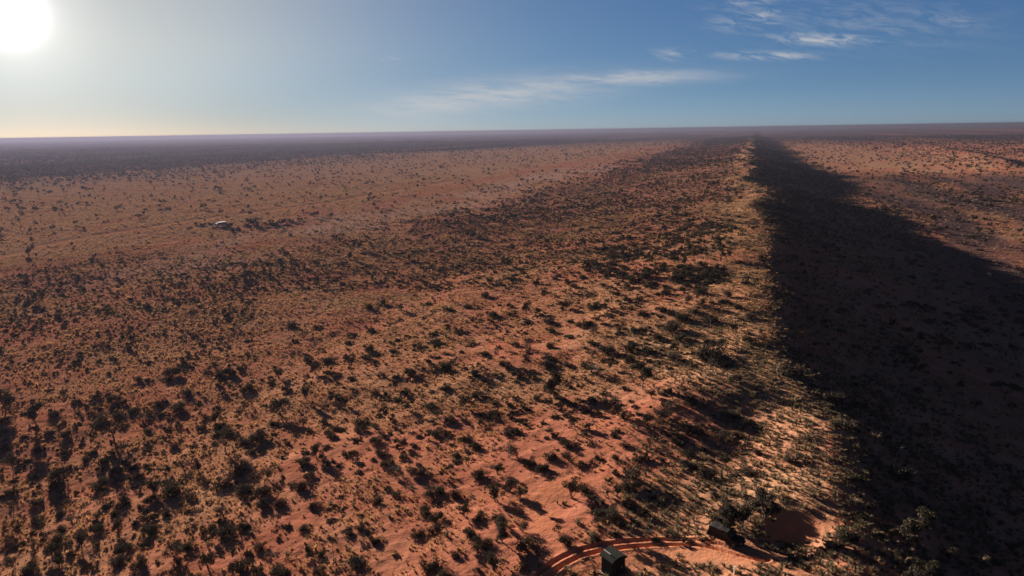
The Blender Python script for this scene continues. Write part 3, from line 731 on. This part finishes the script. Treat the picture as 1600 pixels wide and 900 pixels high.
def scatter_grass():
    X, Y, S, K = [], [], [], []
    for (r0, r1, dens, sz0) in ((52, 190, 3.0, 0.33), (190, 420, 1.5, 0.42), (420, 1100, 0.22, 0.75)):
        x, y = sector(dens, r0, r1, -41, 41)
        lam, size, g, d, t = zones(x, y)
        u, v = uv_of(x, y); s = -(v - crest_v(u))
        patch = np.clip(0.22 + g * 1.0 + 0.5 * np.exp(-((s) / 20) ** 2) + 1.2 * fbm(x / 5, y / 5, 141, 2), 0.05, 1)
        patch = patch * (1 - sstep(620, 1100, np.hypot(x, y))) * (1 - 0.75 * np.clip(d, 0, 1) * (s < 0))
        k = (rng.uniform(0, 1, len(x)) < patch) & ~blocked(x, y, -0.4)
        x, y, s, u = x[k], y[k], s[k], u[k]
        head = (1 - sstep(14, 34, s + 14 * vnoise(x / 9, y / 9, 143))) * sstep(-45, -20, s) * (1 - 0.7 * sstep(110, 170, u))    # grey-green bunch grass along the crest
        sage = rng.uniform(0, 1, len(x)) < head * 0.85 + 0.04
        X.append(x); Y.append(y); K.append(np.where(sage, 3, 0) + rng.integers(0, 3, len(x)))
        S.append(sz0 * np.exp(rng.normal(0, .35, len(x))) * np.where(sage, 1.35, 1.0))
    return map(np.concatenate, (X, Y, S, K))
gx, gy, gs, gk = scatter_grass(); gs = gs * 1.0
gz = height(gx, gy) - 0.02
gscl = np.column_stack([gs * rng.uniform(.9, 1.5, len(gs)), gs * rng.uniform(.9, 1.5, len(gs)), gs * rng.uniform(.6, 1.0, len(gs))])
scatter_object('grass', gx, gy, gz, rots(len(gx)), gscl, gk, tufts_straw + tufts_sage, 'dry straw and grey-green grass tufts on red sand')
print('COUNTS', len(sx), len(tx), len(gx), len(ground.data.vertices))

# ------------------------------------------------------------------ camp: hut, parked vehicle, marker post; truck on the plain road
def boxv(x0, x1, y0, y1, z0, z1, ch=0.0):
    """box vertices and faces, upright edges chamfered by ch"""
    if ch <= 0:
        out = [(x0, y0), (x1, y0), (x1, y1), (x0, y1)]
    else:
        out = [(x0 + ch, y0), (x1 - ch, y0), (x1, y0 + ch), (x1, y1 - ch), (x1 - ch, y1), (x0 + ch, y1), (x0, y1 - ch), (x0, y0 + ch)]
    return out, z0, z1
def prism(pb, out, z0, z1, mi=0, top_scale=1.0):
    n = len(out); c = np.mean(out, axis=0)
    V = [(p[0], p[1], z0) for p in out] + [(c[0] + (p[0] - c[0]) * top_scale, c[1] + (p[1] - c[1]) * top_scale, z1) for p in out]
    pb.add(V, [[i, (i + 1) % n, n + (i + 1) % n, n + i] for i in range(n)], mi)
    pb.add(V[:n], [list(range(n))[::-1]], mi); pb.add(V[n:], [list(range(n))], mi)
def bx(pb, x0, x1, y0, y1, z0, z1, mi=0, ch=0.0, ts=1.0):
    o_, a_, b_ = boxv(x0, x1, y0, y1, z0, z1, ch); prism(pb, o_, a_, b_, mi, ts)
def side_prism(pb, prof, y0, y1, mi=0, inset=None):
    """profile in (x, z) extruded along y; inset narrows the points above a height"""
    n = len(prof)
    def yy(y, z, sgn): return y - sgn * (0 if inset is None else max(0, (z - inset[0])) * inset[1])
    V = [(p[0], yy(y0, p[1], -1), p[1]) for p in prof] + [(p[0], yy(y1, p[1], 1), p[1]) for p in prof]
    pb.add(V, [[i, n + i, n + (i + 1) % n, (i + 1) % n] for i in range(n)], mi)
    pb.add(V[:n], [list(range(n))], mi); pb.add(V[n:], [list(range(n))[::-1]], mi)
def wheel_pb(r, w, x, y, z, r2=None):
    pb = PB(); n = 18
    for rr, ww in ((r, w),):
        V = []; ang_ = [2 * math.pi * k / n for k in range(n)]
        rings = [(0.55 * r, -w / 2), (0.93 * r, -w / 2), (r, -w * .35), (r, w * .35), (0.93 * r, w / 2), (0.55 * r, w / 2)] if r2 is None else [(0.02, -w / 2), (r2, -w / 2), (r2, w / 2), (0.02, w / 2)]
        for (q, yy_) in rings: V += [(x + q * math.cos(a), y + yy_, z + q * math.sin(a)) for a in ang_]
        m = len(rings)
        pb.add(V, [[i * n + k, i * n + (k + 1) % n, (i + 1) * n + (k + 1) % n, (i + 1) * n + k] for i in range(m - 1) for k in range(n)])
    return pb
M_hut = plain_material('dark_green_canvas', (0.006, 0.009, 0.008), 0.9, 0, 0.25, 2.0, 0.1)
M_hutroof = plain_material('dark_grey_sheet', (0.005, 0.008, 0.007), 0.9, 0, 0.3, 2.0, 0.1)
M_pale = plain_material('pale_metal_strip', (0.62, 0.62, 0.60), 0.35, 0.4)
M_white = plain_material('white_paint', (0.82, 0.82, 0.80), 0.35, 0, 0.04)
M_side = plain_material('shaded_white_paint', (0.30, 0.35, 0.42), 0.4, 0, 0.05)  # white truck body, its shade painted in as a darker, bluer colour
M_glass = plain_material('dark_glass', (0.012, 0.013, 0.014), 0.3, 0, 0.05, 3.0, 0.2)
M_tyre = plain_material('tyre_rubber', (0.025, 0.023, 0.022), 0.85)
M_rim = plain_material('steel_rim', (0.35, 0.35, 0.36), 0.4, 0.8)
M_olive = plain_material('dark_olive_paint', (0.008, 0.009, 0.008), 0.8, 0, 0.15, 3.0, 0.15)
M_black = plain_material('black_plastic', (0.015, 0.015, 0.016), 0.6)
M_lamp = plain_material('lamp_glass', (0.6, 0.6, 0.58), 0.15)
M_rackm = plain_material('dusty_rack', (0.16, 0.15, 0.14), 0.7)
M_wood = plain_material('weathered_wood', (0.30, 0.26, 0.22), 0.85)

def thing(name, label, cat, loc, rz=0.0, group=None):
    e = bpy.data.objects.new(name, None); C.objects.link(e); e.location = loc; e.rotation_euler = (0, 0, rz)
    return tag(e, label, cat, group)
def part(name, pb, mats, parent, smooth_all=False):
    return link(name, pb.mesh(name, mats, smooth_all), parent)

hx, hy, hz = px_ground(958, 893)
hut = thing('camp_hut', 'dark green upright camp hut with a pale roof strip, standing below the sand track', 'hut', (hx, hy, hz - 0.05), math.radians(34))
p = PB(); bx(p, -0.95, 0.95, -0.85, 0.85, 0.0, 1.85, 0, 0.12); part('wall', p, (M_hut,), hut)
p = PB(); side_prism(p, [(-1.05, 1.82), (1.05, 1.82), (1.05, 1.92), (0.7, 2.16), (0.25, 2.28), (-0.25, 2.28), (-0.7, 2.16), (-1.05, 1.92)], -0.98, 0.98); roof = part('roof', p, (M_hutroof,), hut)
p = PB(); bx(p, -0.55, -0.45, -0.1, 0.92, 2.26, 2.32); part('ridge_strip', p, (M_pale,), roof)
p = PB(); bx(p, -0.35, 0.42, -0.90, -0.853, 0.06, 1.85); dr = part('door', p, (M_hutroof,), hut)
p = PB(); bx(p, 0.30, 0.35, -0.935, -0.902, 0.9, 1.05); part('handle', p, (M_pale,), dr)
p = PB(); tube(p, [(0.75, 0.92, 0.2), (0.75, 0.92, 1.6), (0.75, 0.92, 2.4)], 0.05, 0.05, 8); part('vent_pipe', p, (M_black,), hut)
p = PB(); bx(p, -1.05, 1.05, -0.95, 0.95, -0.25, 0.0); part('base', p, (M_wood,), hut)

def add_wheels(parent, xs, half, r, w):
    for x_ in xs:
        for sg in (-1, 1):
            e = link('wheel', wheel_pb(r, w, 0, 0, 0).mesh('wheel', (M_tyre,), True), parent); e.location = (x_, sg * half, r)
            link('rim', wheel_pb(r, w * 0.9, 0, 0, 0, r * 0.58).mesh('rim', (M_rim,)), e)
vx, vy, vz = px_ground(1134, 846)
car = thing('off_road_vehicle', 'dark off-road vehicle with a roof rack parked under the grey tree at the camp', 'vehicle', (vx, vy, vz + 0.02), math.radians(-42))
p = PB(); side_prism(p, [(-2.25, 0.5), (2.25, 0.5), (2.3, 0.75), (2.2, 1.02), (1.15, 1.12), (-2.28, 1.12), (-2.3, 0.8)], -0.88, 0.88, 0, (0.9, 0.25)); body = part('body', p, (M_olive,), car)
p = PB(); side_prism(p, [(-2.2, 1.12), (1.05, 1.12), (0.45, 1.80), (-2.1, 1.84)], -0.84, 0.84, 0, (1.12, 0.14)); cabin = part('cabin', p, (M_olive,), car)
for sg in (-1, 1):
    for (a_, b_) in ((-1.95, -1.15), (-1.05, -0.30), (-0.20, 0.50)):
        p = PB(); y_ = sg * 0.80; V = [(a_, sg * 0.835, 1.22), (b_, sg * 0.835, 1.22), (b_ - (0.15 if b_ > 0.4 else 0), sg * 0.765, 1.70), (a_, sg * 0.765, 1.70)]
        V2 = [(q[0], q[1] + sg * 0.012, q[2]) for q in V]; p.add(V + V2, [[0, 1, 2, 3], [4, 7, 6, 5], [0, 4, 5, 1], [1, 5, 6, 2], [2, 6, 7, 3], [3, 7, 4, 0]]); part('window', p, (M_glass,), car)
p = PB(); V = [(1.02, -0.72, 1.18), (1.02, 0.72, 1.18), (0.53, 0.66, 1.74), (0.53, -0.66, 1.74)]; V2 = [(q[0] + .012, q[1], q[2] + .01) for q in V]
p.add(V + V2, [[0, 1, 2, 3], [4, 7, 6, 5], [0, 4, 5, 1], [1, 5, 6, 2], [2, 6, 7, 3], [3, 7, 4, 0]]); part('windscreen', p, (M_glass,), car)
p = PB(); bx(p, 2.28, 2.42, -0.86, 0.86, 0.48, 0.70, 0, 0.03); part('bumper', p, (M_black,), car)
p = PB(); bx(p, -2.42, -2.28, -0.86, 0.86, 0.48, 0.70, 0, 0.03); part('bumper', p, (M_black,), car)
for sg in (-1, 1):
    p = PB(); bx(p, 2.285, 2.32, sg * 0.62 - 0.12, sg * 0.62 + 0.12, 0.76, 0.94); part('headlight', p, (M_lamp,), car)
p = PB()
for y_ in (-0.66, -0.33, 0.0, 0.33, 0.66): bx(p, -2.0, 0.35, y_ - 0.02, y_ + 0.02, 1.925, 1.965)
for x_ in (-1.98, -0.8, 0.33): bx(p, x_ - 0.02, x_ + 0.02, -0.70, 0.70, 1.90, 1.923)
for x_ in (-1.9, 0.25):
    for y_ in (-0.6, 0.6): bx(p, x_ - .03, x_ + .03, y_ - .03, y_ + .03, 1.80, 1.90)
part('roof_rack', p, (M_rackm,), car)
add_wheels(car, (-1.45, 1.45), 0.80, 0.39, 0.25)

mx_, my_, mz_ = px_ground(1147, 897)
post = thing('marker_post', 'short pale marker post standing in the grass below the parked vehicle', 'post', (mx_, my_, mz_ - 0.1))
p = PB(); prism(p, [(0.06 * math.cos(k * math.pi / 4), 0.06 * math.sin(k * math.pi / 4)) for k in range(8)], 0, 0.85); part('shaft', p, (M_white,), post)
p = PB(); prism(p, [(0.085 * math.cos(k * math.pi / 4), 0.085 * math.sin(k * math.pi / 4)) for k in range(8)], 0.852, 0.93); part('cap', p, (M_white,), post)

txx, tyy, tzz = px_ground(345, 354)
dirx = np.array([txx, tyy]) / math.hypot(txx, tyy)
heading = math.atan2(px_ground(420, 343)[1] - px_ground(280, 360)[1], px_ground(420, 343)[0] - px_ground(280, 360)[0])
truck = thing('passenger_truck', 'long white truck with a row of side windows on the track across the plain', 'truck', (txx, tyy, tzz - 0.02), heading + math.pi)
p = PB(); bx(p, -3.6, 1.9, -1.15, 1.15, 0.95, 2.85, 0, 0.06); bodyt = part('body', p, (M_side,), truck)
p = PB(); bx(p, -3.68, 1.98, -1.2, 1.2, 2.853, 3.0, 0, 0.1, 0.97); part('roof', p, (M_white,), truck)
p = PB(); side_prism(p, [(1.903, 0.6), (3.6, 0.6), (3.65, 1.3), (3.2, 2.35), (1.903, 2.5)], -1.08, 1.08); cab = part('cab', p, (M_white,), truck)
p = PB(); V = [(3.62, -0.95, 1.42), (3.62, 0.95, 1.42), (3.25, 0.9, 2.27), (3.25, -0.9, 2.27)]; V2 = [(q[0] + .02, q[1], q[2] + .01) for q in V]
p.add(V + V2, [[0, 1, 2, 3], [4, 7, 6, 5], [0, 4, 5, 1], [1, 5, 6, 2], [2, 6, 7, 3], [3, 7, 4, 0]]); part('windscreen', p, (M_glass,), truck)
for sg in (-1, 1):
    for k in range(5):
        p = PB(); y_ = sg * 1.153; bx(p, -3.35 + k * 1.04, -2.5 + k * 1.04, min(y_, y_ + sg * .02), max(y_, y_ + sg * .02), 1.75, 2.5); part('window', p, (M_glass,), truck)
    p = PB(); y_ = sg * 1.083; bx(p, 2.1, 2.95, min(y_, y_ + sg * .02), max(y_, y_ + sg * .02), 1.5, 2.2); part('window', p, (M_glass,), truck)
p = PB(); bx(p, -3.5, 3.3, -0.9, 0.9, 0.5, 0.947); part('chassis', p, (M_black,), truck)
add_wheels(truck, (-2.3, 2.7), 0.98, 0.48, 0.3)

for o_ in (car,): o_.scale = (0.80, 0.80, 0.80)
# ------------------------------------------------------------------ haze
hb = PB()
hb.add([(-29500, -29500, -200), (29500, -29500, -200), (29500, 29500, -200), (-29500, 29500, -200), (-29500, -29500, 60), (29500, -29500, 60), (29500, 29500, 60), (-29500, 29500, 60)],
       [[0, 3, 2, 1], [4, 5, 6, 7], [0, 1, 5, 4], [1, 2, 6, 5], [2, 3, 7, 6], [3, 0, 4, 7]])
hm, HT, hout = mat_base('haze_air')
pv = HT.node('ShaderNodeVolumePrincipled'); pv.inputs['Color'].default_value = (0.057, 0.061, 0.093, 1); pv.inputs['Density'].default_value = 1.6e-4
pv.inputs['Anisotropy'].default_value = 0.35
HT.l.new(pv.outputs[0], hout.inputs['Volume'])
tag(link('haze', hb.mesh('haze', (hm,))), 'thin dusty air over the far plain', 'haze', None, 'stuff')
